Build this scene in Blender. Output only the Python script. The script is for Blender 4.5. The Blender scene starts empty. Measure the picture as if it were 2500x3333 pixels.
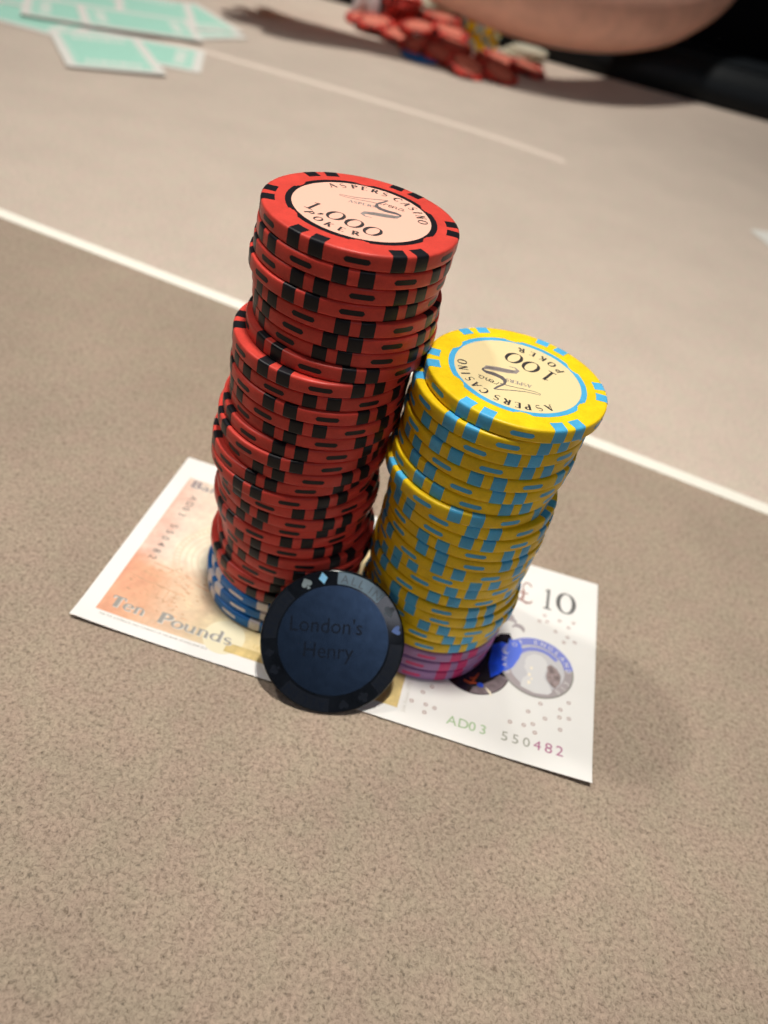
import bpy, bmesh, math, random
from mathutils import Vector, Matrix, Euler

random.seed(7)
MM = 0.001
scene = bpy.context.scene
COL = scene.collection

# ------------------------------------------------------------------ camera
cam_data = bpy.data.cameras.new("camera")
cam = bpy.data.objects.new("camera", cam_data)
COL.objects.link(cam)
CAM_POS = Vector((75.209, -117.260, 160.435))
RX = Vector((0.95317126, 0.22767215, 0.19907268))
RY = Vector((-0.29857037, 0.60355349, 0.73930976))
RZ = Vector((0.04816923, -0.76412602, 0.64326600))
m = Matrix.Identity(4)
for i in range(3):
    m[i][0], m[i][1], m[i][2] = RX[i], RY[i], RZ[i]
    m[i][3] = CAM_POS[i] * MM
cam.matrix_world = m
cam_data.sensor_fit = 'VERTICAL'
cam_data.sensor_height = 24.0
cam_data.lens = 2617.2 / 3333.0 * 24.0
cam_data.clip_start = 0.01
cam_data.clip_end = 50.0
cam_data.dof.use_dof = True
focus_pt = Vector((78.0, 14.0, 76.0))
cam_data.dof.focus_distance = -(focus_pt - CAM_POS).dot(RZ) * MM
cam_data.dof.aperture_fstop = 9.2
cam_data.dof.aperture_blades = 0
scene.camera = cam

# ------------------------------------------------------------------ light
world = bpy.data.worlds.new("World")
scene.world = world
world.use_nodes = True
bg = world.node_tree.nodes["Background"]
bg.inputs[0].default_value = (1.0, 0.93, 0.86, 1)
bg.inputs[1].default_value = 0.035
scene.view_settings.view_transform = 'Standard'
scene.view_settings.look = 'None'
scene.view_settings.exposure = 0.0
scene.view_settings.gamma = 1.0
scene.cycles.use_denoising = True
scene.cycles.max_bounces = 8
scene.cycles.sample_clamp_indirect = 6.0


def lamp(name, loc, power, size, color, spread=180, target=None):
    d = bpy.data.lights.new(name, 'AREA')
    d.shape = 'DISK'
    d.size = size * MM
    d.energy = power
    d.color = color
    d.spread = math.radians(spread)
    o = bpy.data.objects.new(name, d)
    o.location = Vector(loc) * MM
    if target:
        v = (Vector(target) - Vector(loc)).normalized()
        o.rotation_euler = v.to_track_quat('-Z', 'Y').to_euler()
    COL.objects.link(o)
    return o


# the ceiling downlights over the table
LAMP_COL = (1.0, 0.945, 0.86)
lamp("ceiling_lamp", (45, 30, 1500), 1.48, 120, LAMP_COL, 50)
lamp("ceiling_lamp", (-140, 800, 1500), 2.85, 120, LAMP_COL, 64)
lamp("ceiling_lamp", (-840, 200, 1500), 0.52, 110, LAMP_COL, 46, (60, 60, 0))
# unseen soft lamp added behind the viewer for the disc's reflection gradient
lamp("added_reflection_lamp", (63 + 1065, 6 - 1520, 13 + 1672), 2.2, 620, (0.86, 0.88, 1.0), 120, (63, 6, 13))


# ------------------------------------------------------------------ helpers
def new_mat(name, color, rough=0.5, metallic=0.0, spec=0.5, coat=0.0):
    mt = bpy.data.materials.new(name)
    mt.use_nodes = True
    b = mt.node_tree.nodes["Principled BSDF"]
    b.inputs["Base Color"].default_value = (*color, 1)
    b.inputs["Roughness"].default_value = rough
    b.inputs["Metallic"].default_value = metallic
    b.inputs["Specular IOR Level"].default_value = spec
    b.inputs["Coat Weight"].default_value = coat
    return mt


def grain(mt, scale, amount, bump=0.0, bump_dist=0.0001, detail=3.0, rough_var=0.0):
    """fine mottling of the colour and a fine relief"""
    nt = mt.node_tree
    b = nt.nodes["Principled BSDF"]
    tc = nt.nodes.new("ShaderNodeTexCoord")
    nz = nt.nodes.new("ShaderNodeTexNoise")
    nz.inputs["Scale"].default_value = scale
    nz.inputs["Detail"].default_value = detail
    nt.links.new(tc.outputs["Object"], nz.inputs["Vector"])
    col = tuple(b.inputs["Base Color"].default_value)
    mp = nt.nodes.new("ShaderNodeMapRange")
    mp.inputs[1].default_value = 0.3
    mp.inputs[2].default_value = 0.7
    mp.inputs[3].default_value = 1 - amount
    mp.inputs[4].default_value = 1 + amount
    nt.links.new(nz.outputs["Fac"], mp.inputs[0])
    mul = nt.nodes.new("ShaderNodeVectorMath")
    mul.operation = 'SCALE'
    mul.inputs[0].default_value = col[:3]
    nt.links.new(mp.outputs[0], mul.inputs["Scale"])
    nt.links.new(mul.outputs[0], b.inputs["Base Color"])
    if bump:
        bp = nt.nodes.new("ShaderNodeBump")
        bp.inputs["Strength"].default_value = bump
        bp.inputs["Distance"].default_value = bump_dist
        nt.links.new(nz.outputs["Fac"], bp.inputs["Height"])
        nt.links.new(bp.outputs[0], b.inputs["Normal"])
    if rough_var:
        r0 = b.inputs["Roughness"].default_value
        mr = nt.nodes.new("ShaderNodeMapRange")
        mr.inputs[3].default_value = r0 - rough_var
        mr.inputs[4].default_value = r0 + rough_var
        nt.links.new(nz.outputs["Fac"], mr.inputs[0])
        nt.links.new(mr.outputs[0], b.inputs["Roughness"])
    return mt


def mesh_data(name, verts, faces, mats, smooth=True, fmat=None, angle=35):
    me = bpy.data.meshes.new(name)
    me.from_pydata([tuple(c * MM for c in v) for v in verts], [], faces)
    for mt in (mats if isinstance(mats, (list, tuple)) else [mats]):
        me.materials.append(mt)
    if fmat:
        for p, k in zip(me.polygons, fmat):
            p.material_index = k
    if smooth:
        for p in me.polygons:
            p.use_smooth = True
        me.set_sharp_from_angle(angle=math.radians(angle))
    me.update()
    return me


def link(name, me, parent=None, loc=None, rot=None):
    o = bpy.data.objects.new(name, me)
    COL.objects.link(o)
    if parent:
        o.parent = parent
    if loc is not None:
        o.location = Vector(loc) * MM
    if rot is not None:
        o.rotation_euler = rot
    return o


def tag(o, label=None, cat=None, group=None, kind=None):
    if label:
        o["label"] = label
    if cat:
        o["category"] = cat
    if group:
        o["group"] = group
    if kind:
        o["kind"] = kind
    return o


def thing(name, label, cat, loc=(0, 0, 0), rot=(0, 0, 0), group=None):
    o = bpy.data.objects.new(name, None)
    o.empty_display_size = 0.01
    COL.objects.link(o)
    o.location = Vector(loc) * MM
    o.rotation_euler = rot
    return tag(o, label, cat, group)


def lathe(profile, n=96, close_top=True, close_bottom=True):
    V, F = [], []
    for r, z in profile:
        for i in range(n):
            a = 2 * math.pi * i / n
            V.append((r * math.cos(a), r * math.sin(a), z))
    for j in range(len(profile) - 1):
        for i in range(n):
            i2 = (i + 1) % n
            F.append((j * n + i, j * n + i2, (j + 1) * n + i2, (j + 1) * n + i))
    if close_bottom:
        F.append(tuple(reversed(range(n))))
    if close_top:
        b = (len(profile) - 1) * n
        F.append(tuple(range(b, b + n)))
    return V, F


# ---------------------------------------------------------- lettering strokes
def ribbon(pts, w):
    """flat stroke along pts; w = width or list of widths -> (verts2d, faces)"""
    n = len(pts)
    ws = w if isinstance(w, (list, tuple)) else [w] * n
    V = []
    closed = n > 3 and abs(pts[0][0] - pts[-1][0]) + abs(pts[0][1] - pts[-1][1]) < 1e-6
    for i, (x, y) in enumerate(pts):
        a = pts[i - 1] if i else (pts[-2] if closed else pts[0])
        b = pts[i + 1] if i < n - 1 else (pts[1] if closed else pts[-1])
        dx, dy = b[0] - a[0], b[1] - a[1]
        L = math.hypot(dx, dy) or 1
        nx, ny = -dy / L, dx / L
        V += [(x + nx * ws[i] / 2, y + ny * ws[i] / 2), (x - nx * ws[i] / 2, y - ny * ws[i] / 2)]
    F = [(2 * i, 2 * i + 1, 2 * i + 3, 2 * i + 2) for i in range(n - 1)]
    return V, F


def arc(cx, cy, rx, ry, a0, a1, n=14):
    return [(cx + rx * math.cos(math.radians(a0 + (a1 - a0) * i / n)),
             cy + ry * math.sin(math.radians(a0 + (a1 - a0) * i / n))) for i in range(n + 1)]


def awid(a0, a1, thin, thick, n=14):
    return [thin + (thick - thin) * abs(math.cos(math.radians(a0 + (a1 - a0) * i / n))) ** 1.5 for i in range(n + 1)]


TK, TN = 0.23, 0.095


def bar(x0, y0, x1, y1, w):
    return ([(x0, y0), (x1, y1)], w)


def serif(x, y, L=0.26):
    return ([(x - L / 2, y), (x + L / 2, y)], 0.06)


def bowl(cx, cy, rx, ry, a0, a1, tk=TK, tn=TN):
    return (arc(cx, cy, rx, ry, a0, a1), awid(a0, a1, tn, tk))


# glyphs: cap height 1; (strokes, advance)
G = {
    'A': ([bar(.12, 0, .42, 1, TN), bar(.42, 1, .74, 0, TK), bar(.24, .36, .60, .36, TN), serif(.10, .03), serif(.74, .03)], .86),
    'S': ([(arc(.36, .74, .24, .23, 40, 270, 12) + arc(.36, .26, .26, .25, 90, -140, 12),
            [.08] * 8 + [.12, .16, .18, .18, .18] + [.18, .18, .18, .16, .13] + [.08] * 8)], .72),
    'P': ([bar(.20, 0, .20, 1, TK), bowl(.28, .73, .36, .24, 90, -90), serif(.2, .03), serif(.16, .97, .2)], .74),
    'E': ([bar(.20, 0, .20, 1, TK), bar(.10, .965, .64, .965, .07), bar(.2, .5, .52, .5, .07), bar(.10, .035, .68, .035, .07),
           bar(.62, 1, .62, .80, .06), bar(.66, 0, .66, .22, .06)], .78),
    'R': ([bar(.20, 0, .20, 1, TK), bowl(.28, .74, .34, .23, 90, -90), bar(.40, .50, .74, .02, TK), serif(.2, .03), serif(.76, .03, .16)], .84),
    'C': ([bowl(.46, .5, .36, .47, 45, 315), bar(.72, .98, .72, .72, .06)], .84),
    'I': ([bar(.18, 0, .18, 1, TK), serif(.18, .03), serif(.18, .97)], .36),
    'N': ([bar(.16, 0, .16, 1, TN), bar(.16, .98, .72, .02, TK), bar(.72, 0, .72, 1, TN), serif(.16, .03, .22), serif(.72, .97, .22)], .88),
    'O': ([(arc(.46, .5, .37, .46, 0, 360, 28), awid(0, 360, TN, TK + .02, 28))], .92),
    'K': ([bar(.20, 0, .20, 1, TK), bar(.28, .42, .66, .97, TN), bar(.36, .54, .72, .03, TK), serif(.2, .03), serif(.2, .97), serif(.74, .03, .2)], .84),
    '1': ([bar(.34, 0, .34, 1, .15), bar(.16, .86, .34, .97, .06), ([(.12, .03), (.56, .03)], .06)], .64),
    '0': ([(arc(.46, .5, .38, .47, 0, 360, 32), awid(0, 360, .045, .20, 32))], .92),
    ',': ([([(.2, .06), (.22, 0), (.14, -.16)], [.15, .13, .04])], .36),
    '£': ([(arc(.48, .76, .2, .21, 20, 200, 12) + [(.34, .5), (.34, .24), (.22, .06)], [.07] * 13 + [.13, .13, .08]),
           ([(.10, .10), (.26, .12), (.5, .03), (.72, .08), (.78, .2)], [.05, .1, .12, .08, .04]), bar(.14, .46, .56, .46, .06)], .9),
    'T': ([bar(.40, 0, .40, 1, TK + .04), bar(.06, .96, .76, .96, .09), bar(.08, 1, .05, .74, .07), bar(.73, 1, .77, .74, .07), serif(.40, .03, .3)], .82),
    'B': ([bar(.20, 0, .20, 1, TK), bowl(.28, .75, .30, .22, 90, -90), bowl(.28, .27, .36, .25, 90, -90), serif(.15, .03, .2), serif(.15, .97, .2)], .76),
    'e': ([(arc(.30, .32, .24, .30, 8, 320, 16), awid(8, 320, .06, .16, 16)), bar(.1, .35, .53, .35, .06)], .62),
    'n': ([bar(.16, 0, .16, .62, .14), bowl(.34, .38, .19, .24, 180, 0, .12, .06), bar(.53, .4, .53, 0, .14), serif(.16, .03, .2), serif(.53, .03, .2), serif(.1, .6, .14)], .70),
    'o': ([(arc(.31, .31, .25, .29, 0, 360, 22), awid(0, 360, .06, .16, 22))], .62),
    'u': ([bar(.14, .62, .14, .24, .14), bowl(.33, .24, .19, .22, 180, 360, .12, .06), bar(.53, .62, .53, 0, .14), serif(.1, .6, .16), serif(.49, .6, .16), serif(.57, .03, .14)], .70),
    'd': ([(arc(.29, .31, .22, .29, 0, 360, 20), awid(0, 360, .05, .14, 20)), bar(.50, 0, .50, 1.0, .14), serif(.46, .98, .18), serif(.55, .03, .14)], .68),
    's': ([(arc(.24, .46, .16, .14, 40, 270, 10) + arc(.24, .17, .18, .15, 90, -140, 10), [.06] * 6 + [.12] * 10 + [.06] * 6)], .48),
    'a': ([(arc(.24, .2, .16, .18, 0, 360, 18), .08), bar(.42, 0, .42, .45, .14), bowl(.26, .44, .16, .17, 0, 150, .08, .06)], .56),
    'k': ([bar(.14, 0, .14, 1, .14), bar(.2, .26, .46, .6, .06), bar(.28, .36, .54, .03, .13), serif(.14, .03, .2), serif(.1, .98, .14)], .62),
    'f': ([bar(.20, 0, .20, .8, .14), bowl(.34, .8, .14, .18, 180, 30, .1, .06), bar(.05, .6, .38, .6, .06), serif(.2, .03, .2)], .42),
    'g': ([(arc(.27, .36, .2, .22, 0, 360, 18), awid(0, 360, .05, .13, 18)), (arc(.27, -.1, .22, .14, 0, 360, 18), .07)], .58),
    'l': ([bar(.16, 0, .16, 1, .14), serif(.16, .03, .2), serif(.11, .98, .14)], .32),
    ' ': ([], .4),
}


class Flat:
    """collects flat strokes / polygons; every stroke sits a hair above the last"""

    def __init__(self):
        self.V, self.F, self.k = [], [], 0

    def add(self, V2, F, tf=lambda x, y: (x, y)):
        b = len(self.V)
        z = 0.0025 * (self.k % 12)
        self.k += 1
        self.V += [(*tf(x, y), z) for x, y in V2]
        for f in F:
            p = [self.V[b + i] for i in f]
            ar = sum(p[i][0] * p[(i + 1) % len(p)][1] - p[(i + 1) % len(p)][0] * p[i][1] for i in range(len(p)))
            self.F.append(tuple(b + i for i in (f if ar > 0 else reversed(f))))
        return self

    def poly(self, pts):
        return self.add(pts, [tuple(range(len(pts)))])

    def stroke(self, pts, w, tf=lambda x, y: (x, y)):
        return self.add(*ribbon(pts, w), tf)

    def glyph(self, ch, tf):
        for pts, w in G[ch][0]:
            self.add(*ribbon(pts, w), tf)

    def line(self, text, x, y, h, width=None, sx=1.0, rot=0.0, track=0.0):
        adv = [G[c][1] + track for c in text]
        tot = sum(adv)
        k = h * sx if width is None else width / tot
        cx = 0.0
        c, s = math.cos(rot), math.sin(rot)
        for ch, a in zip(text, adv):
            def tf(u, v, cx=cx):
                X, Y = (cx + u) * k, v * h
                return x + X * c - Y * s, y + X * s + Y * c
            self.glyph(ch, tf)
            cx += a
        return self

    def on_arc(self, items, r, h, sx=1.0, inward=False):
        """items: (char, angle in degrees of the letter's middle)"""
        for ch, ang in items:
            a = math.radians(ang)
            wd = G[ch][1]

            def tf(u, v, a=a, wd=wd):
                X, Y = (u - wd / 2) * h * sx, (v - .5) * h
                if inward:      # letters standing on the lower arc, tops towards the centre
                    rr = r - Y
                    return (rr * math.cos(a) - X * math.sin(a) * 1, rr * math.sin(a) + X * math.cos(a))
                rr = r + Y
                return (rr * math.cos(a) + X * math.sin(a), rr * math.sin(a) - X * math.cos(a))
            self.glyph(ch, tf)
        return self

    def mesh(self, name, mt, z=0.0, zf=None):
        if zf:      # cut large faces so that they follow the curl of the sheet
            bm = bmesh.new()
            vv = [bm.verts.new(v) for v in self.V]
            for f in self.F:
                try:
                    bm.faces.new([vv[i] for i in f])
                except ValueError:
                    pass
            bmesh.ops.triangulate(bm, faces=bm.faces[:])
            for _ in range(5):
                es = [e for e in bm.edges if e.calc_length() > 2.2]
                if not es:
                    break
                bmesh.ops.subdivide_edges(bm, edges=es, cuts=1)
                bmesh.ops.triangulate(bm, faces=[f for f in bm.faces if len(f.verts) > 3])
            bm.verts.index_update()
            self.V = [tuple(v.co) for v in bm.verts]
            self.F = [tuple(v.index for v in f.verts) for f in bm.faces]
            bm.free()
        vs = [(x, y, zz + z + (zf(x, y) if zf else 0)) for x, y, zz in self.V]
        return mesh_data(name, vs, self.F, mt, smooth=False)


_font_cache = {}


def font_text(text, size=1.0, spacing=1.0, align='LEFT'):
    """sans lettering as flat triangles (2d verts, faces)"""
    key = (text, spacing, align)
    if key not in _font_cache:
        cu = bpy.data.curves.new("lettering", 'FONT')
        cu.body = text
        cu.size = 1.0
        cu.space_character = spacing
        cu.align_x = align
        cu.resolution_u = 3
        ob = bpy.data.objects.new("lettering", cu)
        COL.objects.link(ob)
        dg = bpy.context.evaluated_depsgraph_get()
        me = bpy.data.meshes.new_from_object(ob.evaluated_get(dg))
        V = [(v.co.x, v.co.y) for v in me.vertices]
        F = [tuple(p.vertices) for p in me.polygons]
        bpy.data.objects.remove(ob)
        bpy.data.curves.remove(cu)
        bpy.data.meshes.remove(me)
        _font_cache[key] = (V, F)
    V, F = _font_cache[key]
    return [(x * size, y * size) for x, y in V], F


ORD = ["", "top", "second", "third", "fourth", "fifth", "sixth", "seventh", "eighth", "ninth", "tenth", "eleventh", "twelfth",
       "thirteenth", "fourteenth", "fifteenth", "sixteenth", "seventeenth", "eighteenth", "nineteenth", "twentieth",
       "twenty-first", "twenty-second", "twenty-third", "twenty-fourth", "twenty-fifth", "twenty-sixth", "twenty-seventh",
       "twenty-eighth"]

# ------------------------------------------------------------------ table
def felt_material(name, col, dark, wear, spec=0.15):
    mt = new_mat(name, col, 0.9, spec=spec)
    nt = mt.node_tree
    b = nt.nodes["Principled BSDF"]
    tc = nt.nodes.new("ShaderNodeTexCoord")
    n1 = nt.nodes.new("ShaderNodeTexNoise")          # nap clumps
    n1.inputs["Scale"].default_value = 1150
    n1.inputs["Detail"].default_value = 6
    n1.inputs["Roughness"].default_value = 0.74
    n1.inputs["Distortion"].default_value = 0.6
    n2 = nt.nodes.new("ShaderNodeTexNoise")          # large, faint wear
    n2.inputs["Scale"].default_value = 22
    n2.inputs["Detail"].default_value = 9
    n3 = nt.nodes.new("ShaderNodeTexNoise")          # pits
    n3.inputs["Scale"].default_value = 900
    n3.inputs["Detail"].default_value = 2
    for n in (n1, n2, n3):
        nt.links.new(tc.outputs["Object"], n.inputs["Vector"])
    r1 = nt.nodes.new("ShaderNodeValToRGB")
    r1.color_ramp.elements[0].position = 0.33
    r1.color_ramp.elements[0].color = (*dark, 1)
    r1.color_ramp.elements[1].position = 0.70
    r1.color_ramp.elements[1].color = (*[min(1, c * 1.34) for c in col], 1)
    e = r1.color_ramp.elements.new(0.48)
    e.color = (*[c * 0.98 for c in col], 1)
    nt.links.new(n1.outputs["Fac"], r1.inputs[0])
    r3 = nt.nodes.new("ShaderNodeMapRange")
    r3.inputs[1].default_value = 0.30
    r3.inputs[2].default_value = 0.40
    r3.inputs[3].default_value = 0.66
    r3.inputs[4].default_value = 1.0
    nt.links.new(n3.outputs["Fac"], r3.inputs[0])
    r2 = nt.nodes.new("ShaderNodeMapRange")
    r2.inputs[1].default_value = 0.3
    r2.inputs[2].default_value = 0.7
    r2.inputs[3].default_value = 1 - wear
    r2.inputs[4].default_value = 1 + wear
    nt.links.new(n2.outputs["Fac"], r2.inputs[0])
    mm_ = nt.nodes.new("ShaderNodeMath")
    mm_.operation = 'MULTIPLY'
    nt.links.new(r2.outputs[0], mm_.inputs[0])
    nt.links.new(r3.outputs[0], mm_.inputs[1])
    n4 = nt.nodes.new("ShaderNodeTexNoise")          # faint warm and greenish blotches of the nap
    n4.inputs["Scale"].default_value = 130
    n4.inputs["Detail"].default_value = 3
    nt.links.new(tc.outputs["Object"], n4.inputs["Vector"])
    r4 = nt.nodes.new("ShaderNodeValToRGB")
    r4.color_ramp.elements[0].position = 0.36
    r4.color_ramp.elements[0].color = (0.97, 1.0, 0.965, 1)
    r4.color_ramp.elements[1].position = 0.64
    r4.color_ramp.elements[1].color = (1.0, 0.975, 0.97, 1)
    nt.links.new(n4.outputs["Fac"], r4.inputs[0])
    hue = nt.nodes.new("ShaderNodeVectorMath")
    hue.operation = 'MULTIPLY'
    nt.links.new(r1.outputs[0], hue.inputs[0])
    nt.links.new(r4.outputs[0], hue.inputs[1])
    sc = nt.nodes.new("ShaderNodeVectorMath")
    sc.operation = 'SCALE'
    nt.links.new(hue.outputs[0], sc.inputs[0])
    nt.links.new(mm_.outputs[0], sc.inputs["Scale"])
    nt.links.new(sc.outputs[0], b.inputs["Base Color"])
    bp = nt.nodes.new("ShaderNodeBump")
    bp.inputs["Strength"].default_value = 0.7
    bp.inputs["Distance"].default_value = 0.00035
    nt.links.new(n1.outputs["Fac"], bp.inputs["Height"])
    nt.links.new(bp.outputs[0], b.inputs["Normal"])
    b.inputs["Diffuse Roughness"].default_value = 1.0
    return mt


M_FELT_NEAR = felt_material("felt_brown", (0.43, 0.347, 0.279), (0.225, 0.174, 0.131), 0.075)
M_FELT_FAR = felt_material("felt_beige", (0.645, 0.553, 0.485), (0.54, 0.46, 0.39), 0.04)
M_LINE = grain(new_mat("line_white", (0.86, 0.84, 0.76), 0.8, spec=0.2), 1500, 0.06, 0.3, 0.0002)
M_FAINT = grain(new_mat("line_pale", (0.72, 0.62, 0.54), 0.8, spec=0.2), 1500, 0.06, 0.3, 0.0002)


def line_y(x):
    return 168.0 - 0.1435 * x - 0.000012 * (x - 30) ** 2


def rail_y(x):
    # inner edge of the padded rail along the far side
    return 862 - 0.000045 * (x + 20) ** 2 if x < -20 else 862 + 0.00009 * (x + 20) ** 2


xs = [-1000 + 50 * i for i in range(41)]
V, F, FM = [], [], []
rows = [lambda x: -620, lambda x: -200, lambda x: line_y(x), lambda x: 480, lambda x: rail_y(x) + 60]
for fy in rows:
    for x in xs:
        V.append((x, fy(x), 0))
nx = len(xs)
for j in range(len(rows) - 1):
    for i in range(nx - 1):
        F.append((j * nx + i, j * nx + i + 1, (j + 1) * nx + i + 1, (j + 1) * nx + i))
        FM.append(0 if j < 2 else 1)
# underside and edges: a 30 mm thick board
b0 = len(V)
V += [(x, y, z - 30) for x, y, z in V[:nx]] + [(x, y, z - 30) for x, y, z in V[(len(rows) - 1) * nx:len(rows) * nx]]
for i in range(nx - 1):
    F.append((b0 + i, b0 + i + 1, i + 1, i)); FM.append(0)
    t0 = (len(rows) - 1) * nx
    F.append((t0 + i, t0 + i + 1, b0 + nx + i + 1, b0 + nx + i)); FM.append(1)
    F.append((b0 + nx + i, b0 + nx + i + 1, b0 + i + 1, b0 + i)); FM.append(0)
table = link("table_top", mesh_data("table_top", V, F, [M_FELT_NEAR, M_FELT_FAR], smooth=False, fmat=FM))
tag(table, kind="structure")


def stripe(name, fn, x0, x1, w, mt, z, n=60):
    V, F = [], []
    for i in range(n + 1):
        x = x0 + (x1 - x0) * i / n
        y = fn(x)
        V += [(x, y - w / 2, 0), (x, y - w / 2 + 0.3, z), (x, y + w / 2 - 0.3, z), (x, y + w / 2, 0)]
    for i in range(n):
        for k in range(3):
            a = 4 * i + k
            F.append((a, a + 4, a + 5, a + 1))
    return link(name, mesh_data(name, V, F, mt, smooth=False), table)


stripe("betting_line", line_y, -990, 990, 6.6, M_LINE, 0.25)


def faint_y(x):
    return 526.5 - 0.000005 * (x + 230) ** 2 - 0.0000011 * max(0, x + 120) ** 3.25 * 0.4


stripe("faint_line", faint_y, -430, 96, 9.0, M_FAINT, 0.2)

# the floor far below and the dark room behind the table
M_FLOOR = grain(new_mat("carpet_dark", (0.008, 0.008, 0.010), 1.0, spec=0.0), 60, 0.4)
fl = link("floor", mesh_data("floor", [(-6000, -6000, -760), (6000, -6000, -760), (6000, 6000, -760), (-6000, 6000, -760)],
                             [(0, 1, 2, 3)], M_FLOOR, smooth=False))
tag(fl, kind="structure")

# ------------------------------------------------------------------ padded rail
M_RAIL = grain(new_mat("black_vinyl", (0.006, 0.009, 0.012), 0.5, spec=0.25), 420, 0.2, 0.25, 0.0003)
prof = [(0, 0), (-3, 8), (-1, 20), (8, 31), (24, 39), (48, 43), (75, 41), (98, 33), (112, 18), (116, 0), (110, -30), (4, -30)]
V, F = [], []
xs2 = [-1000 + 25 * i for i in range(81)]
for x in xs2:
    y = rail_y(x)
    d = (rail_y(x + 1) - rail_y(x - 1)) / 2
    L = math.hypot(1, d)
    for a, z in prof:
        V.append((x - d / L * a, y + a / L, z))
k = len(prof)
for i in range(len(xs2) - 1):
    for j in range(k):
        F.append((i * k + j, i * k + (j + 1) % k, (i + 1) * k + (j + 1) % k, (i + 1) * k + j))
F.append(tuple(range(k)))
F.append(tuple(reversed(range((len(xs2) - 1) * k, len(xs2) * k))))
rail = thing("padded_rail", "black padded vinyl rail running along the far edge of the table", "rail")
link("cushion", mesh_data("rail_cushion", V, [tuple(reversed(f)) for f in F], M_RAIL, angle=60), rail)
V, F = [], []
for x in xs2:       # the piping seam along the top
    y = rail_y(x)
    for q in range(6):
        V.append((x, y + 20 + 1.6 * math.cos(q * math.pi / 3), 37.6 + 1.6 * math.sin(q * math.pi / 3)))
for i in range(len(xs2) - 1):
    for j in range(6):
        F.append((i * 6 + j, (i + 1) * 6 + j, (i + 1) * 6 + (j + 1) % 6, i * 6 + (j + 1) % 6))
link("piping", mesh_data("rail_piping", V, F, M_RAIL), rail)

# ------------------------------------------------------------------ chips
T, R, Z0 = 3.3245, 19.306, 0.30
TB = T - 0.09
CHIPS = [
    (46.63, 34.06, 42.9), (46.45, 33.94, 13.1), (46.1, 34.02, 50.7), (45.52, 33.85, 48.7), (46.5, 34.05, 19.1), (46.81, 34.17, 12.6),
    (47.07, 34.6, 7.0), (46.23, 33.63, 28.9), (44.18, 32.18, 44.1), (44.31, 32.5, 15.6), (44.26, 32.03, 51.2), (44.47, 32.2, 9.8),
    (44.4, 32.64, 52.5), (43.36, 32.13, 4.5), (42.6, 31.67, 5.5), (43.59, 32.03, 51.7), (41.67, 31.99, 53.6), (41.84, 31.49, 44.2),
    (43.06, 32.4, 24.3), (43.76, 32.47, 44.4), (43.13, 33.3, 42.6), (42.65, 33.2, 20.3), (43.51, 33.46, 42.0), (44.92, 33.25, 51.9),
    (45.43, 33.29, 24.8), (44.11, 34.03, 15.2), (42.61, 33.87, 17.8), (44.05, 33.46, 56.4), (43.56, 33.28, 8.0), (42.55, 33.14, 14.7),
    (43.29, 32.17, 5.4), (85.13, 33.13, 40.1), (83.36, 32.76, 40.1), (83.51, 33.2, 22.5), (83.05, 33.23, 36.7), (83.58, 33.27, 5.4),
    (83.21, 33.27, 23.1), (82.55, 33.21, 33.8), (81.85, 32.36, 6.0), (83.78, 33.04, 14.1), (84.19, 33.02, 11.7), (84.16, 33.37, 43.5),
    (84.38, 33.3, 44.6), (84.16, 33.24, 59.8), (84.2, 34.02, 28.3), (84.25, 34.46, 13.5), (83.71, 34.47, 5.2), (83.75, 34.1, 36.5),
    (84.62, 34.32, 34.8), (85.18, 34.54, 1.0), (84.4, 34.63, 24.0), (83.68, 34.38, 33.5), (83.74, 34.15, 37.7), (83.6, 33.84, 31.6),
    (83.18, 33.4, 32.5),
]


def plastic(name, col, rough=0.36, amt=0.05):
    """moulded clay composite: fine grain, handling smudges and a little difference from piece to piece"""
    mt = grain(new_mat(name, col, rough, spec=0.25), 2600, amt, 0.12, 0.00008, 2.0, 0.05)
    nt = mt.node_tree
    b = nt.nodes["Principled BSDF"]
    src = b.inputs["Base Color"].links[0].from_socket
    tc = next(n for n in nt.nodes if n.type == 'TEX_COORD')
    oi = nt.nodes.new("ShaderNodeObjectInfo")
    off = nt.nodes.new("ShaderNodeVectorMath")
    off.operation = 'ADD'
    nt.links.new(tc.outputs["Object"], off.inputs[0])
    nt.links.new(oi.outputs["Random"], off.inputs[1])
    sm = nt.nodes.new("ShaderNodeTexNoise")
    sm.inputs["Scale"].default_value = 190
    sm.inputs["Detail"].default_value = 5
    sm.inputs["Roughness"].default_value = 0.65
    nt.links.new(off.outputs[0], sm.inputs["Vector"])
    m1 = nt.nodes.new("ShaderNodeMapRange")
    m1.inputs[1].default_value = 0.32
    m1.inputs[2].default_value = 0.68
    m1.inputs[3].default_value = 0.85
    m1.inputs[4].default_value = 1.08
    nt.links.new(sm.outputs["Fac"], m1.inputs[0])
    m2 = nt.nodes.new("ShaderNodeMapRange")
    m2.inputs[3].default_value = 0.93
    m2.inputs[4].default_value = 1.05
    nt.links.new(oi.outputs["Random"], m2.inputs[0])
    mu = nt.nodes.new("ShaderNodeMath")
    mu.operation = 'MULTIPLY'
    nt.links.new(m1.outputs[0], mu.inputs[0])
    nt.links.new(m2.outputs[0], mu.inputs[1])
    sc = nt.nodes.new("ShaderNodeVectorMath")
    sc.operation = 'SCALE'
    nt.links.new(src, sc.inputs[0])
    nt.links.new(mu.outputs[0], sc.inputs["Scale"])
    nt.links.new(sc.outputs[0], b.inputs["Base Color"])
    return mt


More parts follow.
